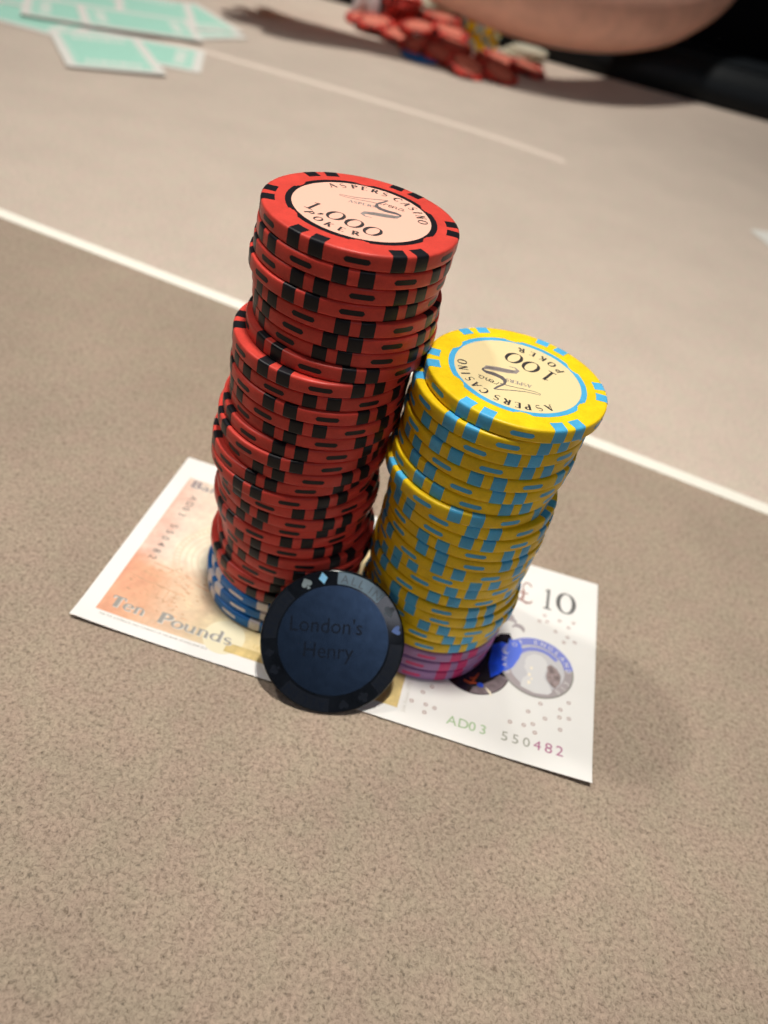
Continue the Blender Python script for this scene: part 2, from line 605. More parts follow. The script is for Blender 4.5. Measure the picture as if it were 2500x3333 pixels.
M = dict(
    red=plastic("chip_red", (0.66, 0.064, 0.048)),
    black=plastic("chip_black", (0.010, 0.010, 0.014)),
    yellow=plastic("chip_yellow", (0.92, 0.63, 0.012)),
    sky=plastic("chip_sky_blue", (0.085, 0.47, 0.82)),
    blue=plastic("chip_blue", (0.010, 0.16, 0.50)),
    white=plastic("chip_white", (0.74, 0.70, 0.72)),
    lilac=plastic("chip_lilac", (0.44, 0.24, 0.50)),
    pink=plastic("chip_pink", (0.72, 0.06, 0.22)),
    ivory=plastic("chip_ivory", (0.62, 0.58, 0.46)),
    label_red=new_mat("label_pink", (0.92, 0.53, 0.42), 0.3, spec=0.3),
    label_yellow=new_mat("label_cream", (0.82, 0.68, 0.385), 0.3, spec=0.3),
    ink=new_mat("label_ink", (0.035, 0.030, 0.032), 0.5),
    ink_grey=new_mat("label_ink_grey", (0.30, 0.26, 0.245), 0.5),
    ink_mid=new_mat("label_ink_mid", (0.12, 0.105, 0.11), 0.5),
)
BODY_PROF = [(R - 1.2, 0), (R - 0.55, 0.0), (R - 0.22, 0.09), (R - 0.06, 0.26), (R, 0.55), (R, TB - 0.55),
             (R - 0.06, TB - 0.26), (R - 0.22, TB - 0.09), (R - 0.55, TB), (R - 1.2, TB)]


def spot_data(mt, name):
    e = 0.028
    prof = [(0.865 * R, TB + e), (R - 0.55, TB + e), (R - 0.20, TB - 0.06), (R - 0.04, TB - 0.25), (R + e, TB - 0.55), (R + e, 0.55),
            (R - 0.04, 0.25), (R - 0.20, 0.06), (R - 0.55, -e), (0.865 * R, -e)]
    hw = math.radians(4.25)
    V, F = [], []
    n = 6
    for r, z in prof:
        for i in range(n + 1):
            a = -hw + 2 * hw * i / n
            if r < R - 1:      # straight inner end, parallel sides
                a *= R / r * 0.985
            V.append((r * math.cos(a), r * math.sin(a), z))
    for j in range(len(prof) - 1):
        for i in range(n):
            F.append((j * (n + 1) + i, (j + 1) * (n + 1) + i, (j + 1) * (n + 1) + i + 1, j * (n + 1) + i + 1))
    return mesh_data(name, V, F, mt, angle=50)


def dash_data(mt, name):
    L, hh = 2 * R * math.radians(14.4) / 2, 1.08
    pts = []
    for s, cx in ((1, L / 2 - hh / 2), (-1, -L / 2 + hh / 2)):
        for k in range(7):
            a = math.radians(-90 + 30 * k) if s > 0 else math.radians(90 + 30 * k)
            pts.append((cx + hh / 2 * math.cos(a), T / 2 - 0.05 + hh / 2 * math.sin(a)))
    r = R + 0.03
    # strips between the upper and the lower outline so the patch follows the rim
    n = 14
    V, F = [], []
    for i in range(n + 1):
        s = -L / 2 + L * i / n
        d = min(s + L / 2, L / 2 - s)
        h = hh / 2 if d >= hh / 2 else math.sqrt(max(0.0, (hh / 2) ** 2 - (hh / 2 - d) ** 2))
        h = max(h, 0.08)
        a = s / R
        for z in (T / 2 - 0.05 - h, T / 2 - 0.05 + h):
            V.append((r * math.cos(a), r * math.sin(a), z))
    for i in range(n):
        F.append((2 * i, 2 * i + 2, 2 * i + 3, 2 * i + 1))
    return mesh_data(name, V, F, mt)


def body_data(mt, name):
    V, F = lathe(BODY_PROF, 112)
    return mesh_data(name, V, F, mt, angle=50)


KIND = {}
for kname, a, b in (("red", "red", "black"), ("yellow", "yellow", "sky"), ("blue", "blue", "white"), ("lilac", "lilac", "pink")):
    KIND[kname] = (body_data(M[a], kname + "_chip_body"), spot_data(M[b], kname + "_edge_spot"), dash_data(M[b], kname + "_edge_dash"))
DELTA = 7.23


def make_chip(kind, x, y, z, rot, label, group):
    t = thing("poker_chip", label, "poker chip", (x, y, z), (0, 0, math.radians(rot)), group)
    bd, sp, ds = KIND[kind]
    link("body", bd, t)
    for k in range(6):
        link("edge_dash", ds, t, rot=(0, 0, math.radians(60 * k)))
        for s in (-1, 1):
            link("edge_spot", sp, t, rot=(0, 0, math.radians(60 * k + 30 + s * DELTA)))
    return t


names = {"red": "red chip with black edge spots", "yellow": "yellow chip with light blue edge spots",
         "blue": "blue chip with white edge spots", "lilac": "lilac chip with pink edge spots"}
top_red = top_yellow = None
for i, (x, y, rot) in enumerate(CHIPS):
    if i < 31:
        k, n, kind = i + 1, 31, ("red" if i < 28 else "blue")
    else:
        k, n, kind = i - 30, 24, ("yellow" if i < 52 else "lilac")
    z = Z0 + (n - k) * T
    if kind == "red":
        lab = ("red chip with pink 1,000 label on top of the tall red stack" if k == 1 else
               f"{names[kind]}, {ORD[k] if k < 28 else 'lowest'} {'red chip' if k == 28 else 'from the top'} in the tall red stack")
        grp = "red chips in the tall stack"
    elif kind == "blue":
        lab = f"{names[kind]}, {('upper', 'middle', 'lowest')[k - 29]} of the three under the red stack"
        grp = "blue chips under the red stack"
    elif kind == "yellow":
        lab = ("yellow chip with cream 100 label on top of the shorter yellow stack" if k == 1 else
               f"{names[kind]}, {ORD[k] if k < 21 else 'lowest'} {'yellow chip' if k == 21 else 'from the top'} in the yellow stack")
        grp = "yellow chips in the shorter stack"
    else:
        lab = f"{names[kind]}, {('upper', 'middle', 'lowest')[k - 22]} of the three under the yellow stack"
        grp = "lilac chips under the yellow stack"
    c = make_chip(kind, x, y, z, rot, lab, grp)
    if i == 0:
        top_red = c
    if i == 31:
        top_yellow = c


def dress_top(chip, ring_mt, label_mt, text_rot, kind):
    """inlay ring with its six teeth, round label and the printing on it"""
    N = 240
    pts = []
    for i in range(N):
        a = 360 * i / N
        d = abs(((a + 30) % 60) - 30)        # angle from the nearest dash
        r = 0.728 * R if d < 3.2 else (0.745 * R if d < 7.5 else 0.766 * R)
        pts.append((r * math.cos(math.radians(a)), r * math.sin(math.radians(a))))
    ring = link("inlay_ring", Flat().poly(pts).mesh("inlay_ring", ring_mt, TB + 0.02), chip)
    lr = 0.703 * R
    V, F = lathe([(lr, 0), (lr - .12, 0.03)], 96, True, False)
    lab = link("label", mesh_data("label", [(x, y, z + TB + 0.025) for x, y, z in V], F, label_mt, smooth=False), chip)
    zt = TB + 0.062
    rr = math.radians(text_rot) - chip.rotation_euler.z

    def put(name, fl, mt):
        o = link(name, fl.mesh(name, mt), lab, (0, 0, zt))
        o.rotation_euler = (0, 0, rr)
        return o
    up = Flat().on_arc(list(zip("ASPERS", (151, 139.5, 128, 118, 107.5, 97))) + list(zip("CASINO", (82.5, 71.5, 61, 51.5, 41.5, 30))),
                       11.9, 2.0, 0.98)
    put("casino_name", up, M["ink"])
    f = Flat().on_arc(list(zip("POKER", (-119, -105, -92, -79, -66))), 11.5 if kind == 'red' else 10.9, 1.9, 1.0, inward=True)
    put("poker_word", f, M["ink"])
    num = Flat()
    if kind == 'red':
        num.line("1", -8.2, -8.7, 4.1, sx=1.0)
        num.line(",", -5.0, -8.6, 5.2)
        for cx in (-1.7, 2.3, 6.3):
            num.line("0", cx - 1.75, -9.0, 4.3, sx=.86)
    else:
        num.line("1", -6.0, -7.6, 4.5, sx=.95)
        for cx in (-0.3, 3.9):
            num.line("0", cx - 1.8, -7.8, 4.8, sx=.82)
    put("numeral", num, M["ink"])
    lg = Flat()
    lg.stroke([(.6, 9.4), (-.8, 8.1), (-2.3, 6.5), (-4.2, 4.7), (-6.2, 3.5), (-6.9, 3.2), (-6.8, 2.7), (-5.6, 2.9), (-3.3, 4.2), (-1.2, 5.5), (.8, 6.4)],
              [.30, .28, .26, .24, .2, .16, .16, .2, .22, .24, .26])
    lg.stroke([(.6, 9.4), (.45, 8.0), (.2, 6.6), (.15, 5.6), (.5, 4.7)], [.35, .5, .55, .5, .6])
    put("logo_letter", lg, M["ink_mid"])
    sw = Flat()
    sw.stroke([(.15, 5.7), (.6, 4.6), (1.8, 4.1), (3.4, 4.3), (4.8, 4.9), (5.8, 4.9), (6.2, 4.3)], [.4, .9, 1.25, 1.3, 1.1, .7, .3])
    put("logo_ribbon", sw, M["ink_mid"])
    s2 = Flat()
    s2.stroke([(6.1, 4.5), (5.7, 3.2), (4.0, 1.9), (2.3, .8), (.9, -.4), (.8, -1.4), (1.7, -1.9), (2.9, -1.3)], [.3, 1.5, 1.8, 1.7, 1.3, .8, .4, .2])
    s2.line("ASPERS", -4.0, 1.2, 1.25, width=5.6, rot=.43)
    put("logo_swash", s2, M["ink_grey"])
    for q in range(4):
        o_ = .30 * (q - 1.5)
        lg2 = Flat().stroke([(5.9 + o_ * .3, 3.3 + o_), (4.1, 1.9 + o_), (2.4, .8 + o_), (1.1, -.3 + o_)], .07)
        put("logo_hatching", lg2, M["ink_mid"])
    rn = Flat()
    ca, sa = math.cos(.18), math.sin(.18)
    tf = lambda x, y: (1.1 + x * ca - y * sa, 6.2 + x * sa + y * ca)
    for pts in ([(0, .1), (.25, 1.0), (.3, .8), (.55, .95), (.7, .85)],
                [(.85, .5), (1.35, .62), (1.3, 1.0), (1.0, .95), (.9, .4), (1.2, .1), (1.55, .3)],
                [(1.6, 1.0), (1.7, .1), (1.75, .6), (2.1, 1.0), (2.3, .8), (2.3, .15), (2.6, .3)],
                [(3.5, .9), (3.1, 1.1), (2.75, .6), (2.9, .15), (3.3, .3), (3.6, 1.0), (3.55, .2), (3.9, .3)]):
        rn.stroke([(x * 1.15, y * 1.35) for x, y in pts], .20, tf)
    put("logo_script", rn, M["ink"])


dress_top(top_red, M["black"], M["label_red"], -15.5, 'red')
dress_top(top_yellow, M["sky"], M["label_yellow"], 157.7, 'yellow')

# ------------------------------------------------------------------ banknote
def note_z(x, y):
    z = 0.10
    if x > 95:
        z += 1.15 * ((x - 95) / 37) ** 2 * (0.55 + 0.45 * (1 - y / 69))
    if x < 30:
        z += 1.0 * ((30 - x) / 30) ** 2 * (1 - 0.75 * y / 69)
    if y < 9:
        z += 0.45 * ((9 - y) / 9) ** 2
    return z


M_PAPER = grain(new_mat("note_polymer", (0.82, 0.815, 0.80), 0.33, spec=0.4), 90, 0.015, 0.05, 0.0002)


def on_note(pts_by_row, name, mt, lift, parent, fmat=None):
    rows_, cols = len(pts_by_row), len(pts_by_row[0])
    V = [(x, y, note_z(x, y) + lift) for r in pts_by_row for x, y in r]
    F = [(j * cols + i, j * cols + i + 1, (j + 1) * cols + i + 1, (j + 1) * cols + i) for j in range(rows_ - 1) for i in range(cols - 1)]
    return link(name, mesh_data(name, V, F, mt), parent)


def grid(x0, y0, x1, y1, nx, ny):
    return [[(x0 + (x1 - x0) * i / nx, y0 + (y1 - y0) * j / ny) for i in range(nx + 1)] for j in range(ny + 1)]


note = thing("banknote", "white and orange ten pound note lying under both chip stacks", "banknote")
NW, NH = 132.0, 69.0
g = grid(0.3, -0.3, 131.7, 70.0, 66, 34)
V, F = [], []
for r in g:
    for x, y in r:
        V.append((x, y, note_z(x, y)))
nv = len(V)
V += [(x, y, z - 0.09) for x, y, z in V]
c = 67
for j in range(34):
    for i in range(66):
        q = (j * c + i, j * c + i + 1, (j + 1) * c + i + 1, (j + 1) * c + i)
        F.append(q)
        F.append(tuple(nv + k for k in reversed(q)))
edge = [i for i in range(c)] + [j * c + 66 for j in range(1, 35)] + [34 * c + i for i in range(65, -1, -1)] + [j * c for j in range(33, 0, -1)]
for a, b in zip(edge, edge[1:] + edge[:1]):
    F.append((a, nv + a, nv + b, b))
link("sheet", mesh_data("note_sheet", V, F, M_PAPER, angle=60), note)

# the printed panel (colour runs from orange through peach to gold)
mt = new_mat("note_print", (0.8, 0.4, 0.2), 0.4, spec=0.35)
nt = mt.node_tree
bs = nt.nodes["Principled BSDF"]
tc = nt.nodes.new("ShaderNodeTexCoord")
sep = nt.nodes.new("ShaderNodeSeparateXYZ")
nt.links.new(tc.outputs["Object"], sep.inputs[0])


def math_node(op, a, b_=None, clamp=False):
    n = nt.nodes.new("ShaderNodeMath")
    n.operation = op
    n.use_clamp = clamp
    for i, v in enumerate((a, b_)):
        if v is None:
            continue
        if isinstance(v, (int, float)):
            n.inputs[i].default_value = v
        else:
            nt.links.new(v, n.inputs[i])
    return n.outputs[0]


nz = nt.nodes.new("ShaderNodeTexNoise")
nz.inputs["Scale"].default_value = 95
nz.inputs["Detail"].default_value = 6
nz.inputs["Roughness"].default_value = 0.62
nt.links.new(tc.outputs["Object"], nz.inputs["Vector"])
nz2 = nt.nodes.new("ShaderNodeTexNoise")
nz2.inputs["Scale"].default_value = 420
nz2.inputs["Detail"].default_value = 3
nt.links.new(tc.outputs["Object"], nz2.inputs["Vector"])
xx = math_node('ADD', math_node('MULTIPLY', sep.outputs[0], 1 / 0.083), math_node('MULTIPLY', math_node('SUBTRACT', nz.outputs["Fac"], 0.5), 0.34))
low = nt.nodes.new("ShaderNodeValToRGB")
for p, col in ((0.03, (0.78, 0.37, 0.24)), (0.14, (0.78, 0.43, 0.27)), (0.24, (0.76, 0.53, 0.37)), (0.34, (0.72, 0.56, 0.38)), (0.44, (0.80, 0.69, 0.44)), (0.62, (0.74, 0.58, 0.28)), (0.95, (0.66, 0.45, 0.20))):
    e = low.color_ramp.elements.new(p)
    e.color = (*col, 1)
low.color_ramp.elements.remove(low.color_ramp.elements[0])
low.color_ramp.elements.remove(low.color_ramp.elements[-1])
nt.links.new(xx, low.inputs[0])
high = nt.nodes.new("ShaderNodeValToRGB")
for p, col in ((0.04, (0.82, 0.52, 0.42)), (0.12, (0.82, 0.64, 0.54)), (0.24, (0.82, 0.73, 0.58)), (0.4, (0.80, 0.72, 0.48)), (0.9, (0.7, 0.55, 0.3))):
    e = high.color_ramp.elements.new(p)
    e.color = (*col, 1)
high.color_ramp.elements.remove(high.color_ramp.elements[0])
high.color_ramp.elements.remove(high.color_ramp.elements[-1])
nt.links.new(xx, high.inputs[0])
yy = math_node('ADD', sep.outputs[1], math_node('MULTIPLY', math_node('SUBTRACT', nz.outputs["Fac"], 0.5), 0.014))
edge_f = math_node('MULTIPLY', math_node('SUBTRACT', yy, 0.0225), 1 / 0.006, True)
mix = nt.nodes.new("ShaderNodeMix")
mix.data_type = 'RGBA'
nt.links.new(edge_f, mix.inputs[0])
nt.links.new(low.outputs[0], mix.inputs[6])
nt.links.new(high.outputs[0], mix.inputs[7])
fine = nt.nodes.new("ShaderNodeMapRange")
fine.inputs[1].default_value = 0.3
fine.inputs[2].default_value = 0.7
fine.inputs[3].default_value = 0.76
fine.inputs[4].default_value = 1.10
nt.links.new(math_node('ADD', math_node('MULTIPLY', nz2.outputs["Fac"], 0.45), math_node('MULTIPLY', nz.outputs["Fac"], 0.55)), fine.inputs[0])
scl = nt.nodes.new("ShaderNodeVectorMath")
scl.operation = 'SCALE'
nt.links.new(mix.outputs[2], scl.inputs[0])
nt.links.new(fine.outputs[0], scl.inputs["Scale"])
nt.links.new(scl.outputs[0], bs.inputs["Base Color"])
M_PRINT = mt
M_BROWN = grain(new_mat("note_brown_print", (0.62, 0.36, 0.22), 0.45), 500, 0.3)
on_note(grid(4.7, 4.1, 83.0, 61.2, 40, 28), "printed_panel", M_PRINT, 0.02, note)
M_PALE = new_mat("note_pale_print", (0.78, 0.72, 0.52), 0.4)
M_INK = new_mat("note_ink_grey", (0.30, 0.29, 0.27), 0.5)
M_INKD = new_mat("note_ink_dark", (0.10, 0.10, 0.10), 0.5)
M_INKB = new_mat("note_ink_brown", (0.36, 0.21, 0.19), 0.5)
M_INKP = new_mat("note_ink_mauve", (0.30, 0.24, 0.25), 0.5)
M_INKL = new_mat("note_ink_light", (0.62, 0.60, 0.56), 0.5)
M_GREEN = new_mat("note_ink_green", (0.34, 0.50, 0.27), 0.5)
M_GREY = new_mat("note_ink_olive", (0.33, 0.33, 0.28), 0.5)
M_MAG = new_mat("note_ink_magenta", (0.42, 0.12, 0.26), 0.5)


def print_flat(name, fl, mt, lift=0.045):
    return link(name, fl.mesh(name, mt, lift, note_z), note)


def print_text(name, text, x, y, size, mt, rot=0.0, spacing=1.0, lift=0.045, sx=1.0):
    V2, F = font_text(text, size, spacing)
    c, s = math.cos(rot), math.sin(rot)
    return print_flat(name, Flat().add(V2, F, lambda u, v: (x + u * sx * c - v * s, y + u * sx * s + v * c)), mt, lift)


# pale oval and gold strip low on the panel
print_flat("pale_oval", Flat().poly(arc(36.8, 8.2, 5.2, 5.4, 0, 360, 40)[:-1]), M_PALE, 0.028)
M_GOLD = grain(new_mat("note_gold_print", (0.60, 0.46, 0.20), 0.4), 300, 0.25)
on_note(grid(38.2, 4.1, 50.0, 7.0, 8, 2), "gold_strip", M_GOLD, 0.032, note)
on_note(grid(79.4, 4.1, 83.0, 14.0, 3, 6), "gold_strip", M_GOLD, 0.032, note)
# engine-turned rosette behind the stack
ros = Flat()
for q in range(5):
    ros.stroke(arc(27.5, 32.5, 7.5 + 1.6 * q, 7.5 + 1.6 * q, 90, 270, 30), 0.28)
for q in range(30):
    a = math.radians(92 + q * 6)
    ros.stroke([(27.5 + 12.2 * math.cos(a), 32.5 + 12.2 * math.sin(a)), (27.5 + 13.6 * math.cos(a), 32.5 + 13.6 * math.sin(a))], 0.3)
print_flat("rosette", ros, new_mat("note_rosette", (0.70, 0.56, 0.40), 0.5), 0.036)
# sketchy house and gable drawn in brown line
f = Flat()
for a_, b_, w in (((10.4, 24.6), (22.8, 23.2), .35), ((6.6, 18.6), (13.6, 17.4), .3), ((15.4, 22.6), (17.6, 25.6), .3), ((17.6, 25.6), (19.8, 22.2), .3),
                  ((16.0, 13.2), (16.0, 17.4), .25), ((18.2, 13.0), (18.2, 17.2), .25), ((20.4, 12.8), (20.4, 17.0), .25), ((14.4, 17.6), (22.8, 16.6), .3),
                  ((8.2, 13.4), (12.6, 13.0), .25), ((9.4, 20.6), (14.8, 19.9), .25), ((23.6, 21.8), (27.4, 21.0), .3)):
    f.stroke([a_, b_], w)
print_flat("house_sketch", f, M_BROWN, 0.03)
f = Flat()
rr_ = random.Random(5)
for q in range(70):
    cx_, cy_ = rr_.uniform(7, 26), rr_.uniform(9.5, 23)
    a_ = rr_.uniform(-.5, .3)
    L_ = rr_.uniform(.5, 1.8)
    f.stroke([(cx_, cy_), (cx_ + L_ * math.cos(a_), cy_ + L_ * math.sin(a_))], rr_.uniform(.12, .4))
print_flat("house_sketch", f, M_BROWN, 0.034)
# words with an engraved light edge
for dx, dy, mt_, lf in ((0.28, -0.22, M_INKL, 0.045), (0, 0, M_INK, 0.075)):
    f = Flat()
    f.line("Ten", 6.7 + dx, 6.5 + dy, 3.5, width=9.4)
    f.line("Pounds", 19.4 + dx, 6.3 + dy, 3.5, width=19.8)
    print_flat("ten_pounds_lettering", f, mt_, lf)
    f = Flat()
    f.line("Bank of England", 6.0 + dx, 57.4 + dy, 3.2, width=40)
    print_flat("bank_lettering", f, M_INKP if lf > .05 else M_INKL, lf)
print_text("small_print", "FOR THE GOVERNOR AND COMPANY OF THE BANK OF ENGLAND 2016", 6.2, 2.75, 1.0, M_INK, sx=0.86)
print_text("small_print", "I declare", 44.4, 7.9, 1.7, M_GOLD, lift=0.06)
print_text("small_print", "Jane Austen 1775 - 1817", 85.0, 3.4, 1.35, M_INKL, rot=math.pi / 2)
# serial numbers
for i, ch in enumerate("AD03 550482"):
    if ch == ' ':
        continue
    print_text("serial_character", ch, 8.3, 53.8 - 2.70 * i, 2.9, M_INKD, rot=-math.pi / 2, lift=0.05)
    mt_ = M_GREEN if i < 4 else (M_GREY if i < 8 else M_MAG)
    print_text("serial_character", ch, 95.4 + 2.72 * i, 4.2 + 0.06 * i, 3.9 if i < 9 else 4.15, mt_)
# value
print_flat("pound_sign", Flat().line("£", 107.6, 53.0, 8.8, sx=.72), M_INKB)
f = Flat()
f.line("1", 115.3, 53.2, 8.4, sx=.62)
f.line("0", 119.6, 53.4, 8.6, sx=.72)
print_flat("value_numeral", f, M_INKD)
# scattered small rings
for cx, cy in [(116.6, 50.4), (115.3, 47.6), (117.5, 48.3), (121.0, 50.0), (125.0, 50.7), (123.7, 48.3), (120.1, 45.4), (123.6, 44.5),
               (122.7, 42.2), (125.7, 43.4), (117.9, 18.8), (125.1, 21.7), (115.0, 15.3), (123.1, 18.8), (119.4, 14.6), (123.0, 16.3),
               (125.4, 16.7), (110.8, 10.5), (114.3, 10.8), (116.5, 11.9), (117.2, 9.5), (123.4, 12.6), (88.2, 11.1), (90.1, 13.6),
               (86.0, 7.5), (89.6, 7.7), (91.9, 7.5), (89.7, 5.3)]:
    print_flat("small_ring", Flat().stroke(arc(cx, cy, .42, .42, 0, 360, 12), .22), M_INKB)

# see-through window and foil
M_FOILD = grain(new_mat("foil_dark", (0.045, 0.038, 0.06), 0.22, metallic=0.75), 320, 0.5, 0.25, 0.0004, 3, 0.08)
M_FOILB = grain(new_mat("foil_blue", (0.015, 0.10, 0.95), 0.35, metallic=0.1), 260, 0.45, 0.25, 0.0004, 3, 0.08)  # blue foil with its soft glint put into a brighter base colour
M_FOILR = new_mat("foil_red", (0.42, 0.06, 0.015), 0.35, metallic=0.2)
M_FOILG = new_mat("foil_mauve", (0.46, 0.41, 0.43), 0.35, metallic=0.25)
M_WIN = new_mat("window_film", (0.60, 0.60, 0.63), 0.08, spec=0.6)
M_BLUEP = new_mat("window_blue", (0.27, 0.31, 0.76), 0.35, metallic=0.2)
M_GLINT = new_mat("glint_cream_paint", (0.90, 0.82, 0.66), 0.3)  # glints of the foil painted as plain cream patches
print_flat("foil_patch", Flat().poly(arc(99.6, 25.2, 9.6, 9.8, 0, 360, 48)[:-1]), M_FOILD, 0.03)
print_flat("foil_patch", Flat().poly([(103.0, 35.5), (105.0, 38.5), (107.6, 39.6), (109.0, 36.0), (108.6, 31.0), (107.4, 25.5), (106.0, 20.5), (103.8, 17.6), (103.4, 22), (102.6, 28)]), M_FOILD, 0.05)
M_FOILM = grain(new_mat("foil_mauve_brown", (0.24, 0.19, 0.21), 0.3, metallic=0.2), 420, 0.35, 0.3, 0.0004)
print_flat("mauve_foil", Flat().poly([(99.6, 15.6), (102.6, 16.0), (105.4, 17.6), (107.6, 20.2), (109.0, 23.6), (106.6, 24.2), (104.8, 21.6), (102.6, 19.4), (100.2, 17.6)]), M_FOILM, 0.058)
print_flat("foil_glint_edge", Flat().poly([(107.6, 37.6), (110.6, 37.6), (111.6, 35.0), (111.0, 31.6), (109.6, 28.0), (107.6, 25.6), (107.0, 29.0), (107.4, 33.5)]), new_mat("foil_glint_pale", (0.13, 0.22, 0.88), 0.35, metallic=0.1), 0.084)  # lighter blue margin painted to blur the edge of the glint
print_flat("blue_foil", Flat().poly([(103.4, 33.6), (105.6, 35.6), (108.8, 35.4), (109.6, 31.5), (108.4, 27.6), (106.2, 24.2), (104.3, 22.4), (103.2, 26.5)]), M_FOILB, 0.065)
print_flat("blue_foil", Flat().poly(arc(102.0, 18.9, .9, .8, 0, 360, 12)[:-1]), M_FOILB, 0.065)
f = Flat()
f.stroke([(97.6, 18.9), (99.4, 18.6), (101.0, 19.2)], [.7, .9, .5])
f.stroke([(99.0, 20.0), (100.4, 20.6), (101.1, 22.6)], [.6, .8, .4])
f.stroke([(99.9, 18.9), (100.3, 20.6)], .6)
print_flat("red_foil", f, M_FOILR, 0.065)
print_flat("painted_glint", Flat().stroke([(103.4, 18.6), (104.6, 17.6), (105.2, 16.6)], [.3, .7, .4]), M_GLINT, 0.07)
print_flat("painted_glint", Flat().stroke([(103.6, 38.6), (104.2, 37.2)], [.8, .5]), M_GLINT, 0.07)
WX, WY, WR = 115.9, 30.4, 10.0
print_flat("round_window", Flat().poly(arc(WX, WY, WR, WR, 0, 360, 56)[:-1]), M_WIN, 0.04)
print_flat("window_border", Flat().stroke(arc(WX, WY, WR - 1.25, WR - 1.25, 0, 360, 60), 2.3), M_FOILG, 0.055)
print_flat("window_border", Flat().stroke(arc(WX, WY, WR - .15, WR - .15, 0, 360, 60), .5), M_INK, 0.062)
print_flat("blue_arc", Flat().stroke(arc(WX, WY, WR - 1.1, WR - 1.1, 10, 172, 40), [.4] + [2.5] * 39 + [.6]), M_BLUEP, 0.068)
print_flat("blue_arc", Flat().stroke(arc(WX + .4, WY - .2, WR - 3.6, WR - 3.4, 40, 150, 24), [.2] + [1.3] * 23 + [.2]), M_BLUEP, 0.066)
ringt = Flat()
txt = "BANK OF ENGLAND £10"
for i, ch in enumerate(txt):
    if ch == ' ':
        continue
    V2, FF = font_text(ch, 2.0, 1.0, 'CENTER')
    a = math.radians(210 - i * 14.2)
    ringt.add(V2, FF, lambda u, v, a=a: (WX + (WR - 1.9 + v) * math.cos(a) + u * math.sin(a), WY + (WR - 1.9 + v) * math.sin(a) - u * math.cos(a)))
print_flat("window_lettering", ringt, M_PAPER, 0.082)
# plain portrait silhouette
bust = [(112.2, 22.6), (112.6, 25.5), (113.8, 27.0), (113.2, 28.4), (112.5, 29.4), (112.9, 30.4), (112.6, 31.6), (113.2, 33.4), (114.8, 34.8),
        (116.8, 34.9), (118.3, 33.6), (118.8, 31.6), (118.3, 29.4), (118.2, 27.4), (119.6, 25.6), (120.6, 23.6), (119.6, 22.3), (116.0, 21.6)]
print_flat("portrait_silhouette", Flat().poly(bust), new_mat("window_white", (0.71, 0.71, 0.72), 0.25), 0.075)
hair = [(118.6, 31.6), (119.6, 32.8), (121.4, 31.8), (122.6, 29.6), (122.4, 27.0), (121.2, 25.0), (120.2, 25.6), (119.0, 27.0), (118.6, 28.6), (118.9, 30.2)]
print_flat("portrait_hair", Flat().poly(hair), grain(new_mat("window_brown", (0.30, 0.24, 0.24), 0.3), 700, 0.4), 0.078)
for gx, gy, gr in ((114.6, 29.6, .5), (114.2, 27.2, .55), (114.9, 26.0, .4), (114.3, 24.6, .6)):
    print_flat("painted_glint", Flat().poly(arc(gx, gy, gr * .7, gr, 0, 360, 10)[:-1]), M_GLINT, 0.09)
# little crown above the window
f = Flat()
for cx, cy, r, a0, a1 in ((107.4, 43.6, 1.5, 10, 190), (109.6, 41.8, 1.6, -10, 170), (106.6, 45.4, 1.0, -20, 150)):
    f.stroke(arc(cx, cy, r, r, a0, a1, 10), [.3, .7, 1.1, 1.3, 1.4, 1.4, 1.3, 1.1, .8, .5, .3])
print_flat("crown_mark", f, M_FOILG, 0.05)

# ------------------------------------------------------------------ leaning black disc
DR, DT = 17.08, 2.0
psi, tau = -1.34, 0.72
N_ = Vector((math.cos(psi) * math.cos(tau), math.sin(psi) * math.cos(tau), math.sin(tau)))
U_ = Vector((-math.cos(psi) * math.sin(tau), -math.sin(psi) * math.sin(tau), math.cos(tau)))
H_ = U_.cross(N_)
disc = thing("card_guard", "dark blue-black glossy card guard disc leaning against the two chip stacks", "card guard")
mw = Matrix.Identity(4)
for i in range(3):
    mw[i][0], mw[i][1], mw[i][2] = H_[i], U_[i], N_[i]
mw.translation = (Vector((63.82, 6.37, 13.49)) - N_ * DT) * MM
disc.matrix_world = mw
M_DGLOSS = grain(new_mat("disc_gloss", (0.006, 0.008, 0.012), 0.12, spec=0.28), 260, 0.3, 0.02, 0.0001, 3, 0.05)
M_DRIM = new_mat("disc_rim", (0.09, 0.095, 0.12), 0.22, metallic=0.8)
M_DFROST = grain(new_mat("disc_frosted", (0.062, 0.104, 0.180), 0.26, metallic=1.0), 420, 0.12, 0.1, 0.0001, 5)  # even blue base stands in for the bluish surroundings it reflects
M_DSEG_LIT = grain(new_mat("disc_plate_lit", (0.14, 0.21, 0.27), 0.3, spec=0.5), 300, 0.18)  # top plate: the reflection it catches is put into a lighter colour
M_DUNLIT = new_mat("disc_print_unlit", (0.009, 0.012, 0.019), 0.2)  # dark copy for the plates and suits that catch no reflection
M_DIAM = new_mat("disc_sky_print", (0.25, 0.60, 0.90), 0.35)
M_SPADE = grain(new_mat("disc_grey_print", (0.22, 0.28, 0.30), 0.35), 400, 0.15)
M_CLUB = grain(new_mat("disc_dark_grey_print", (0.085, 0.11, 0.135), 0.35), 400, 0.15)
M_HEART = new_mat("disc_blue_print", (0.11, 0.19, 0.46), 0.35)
M_DTEXT = new_mat("disc_engraved", (0.006, 0.010, 0.020), 0.2, spec=0.5)
V, F = lathe([(DR - .5, 0), (DR, .4), (DR, DT - .55)], 128, False, True)
link("rim", mesh_data("disc_rim", V, F, M_DRIM, angle=25), disc)
V, F = lathe([(DR - .55 * (1 - math.cos(math.radians(a_))), DT - .55 * (1 - math.sin(math.radians(a_)))) for a_ in (0, 15, 30, 45, 60, 75, 90)], 128, True, False)
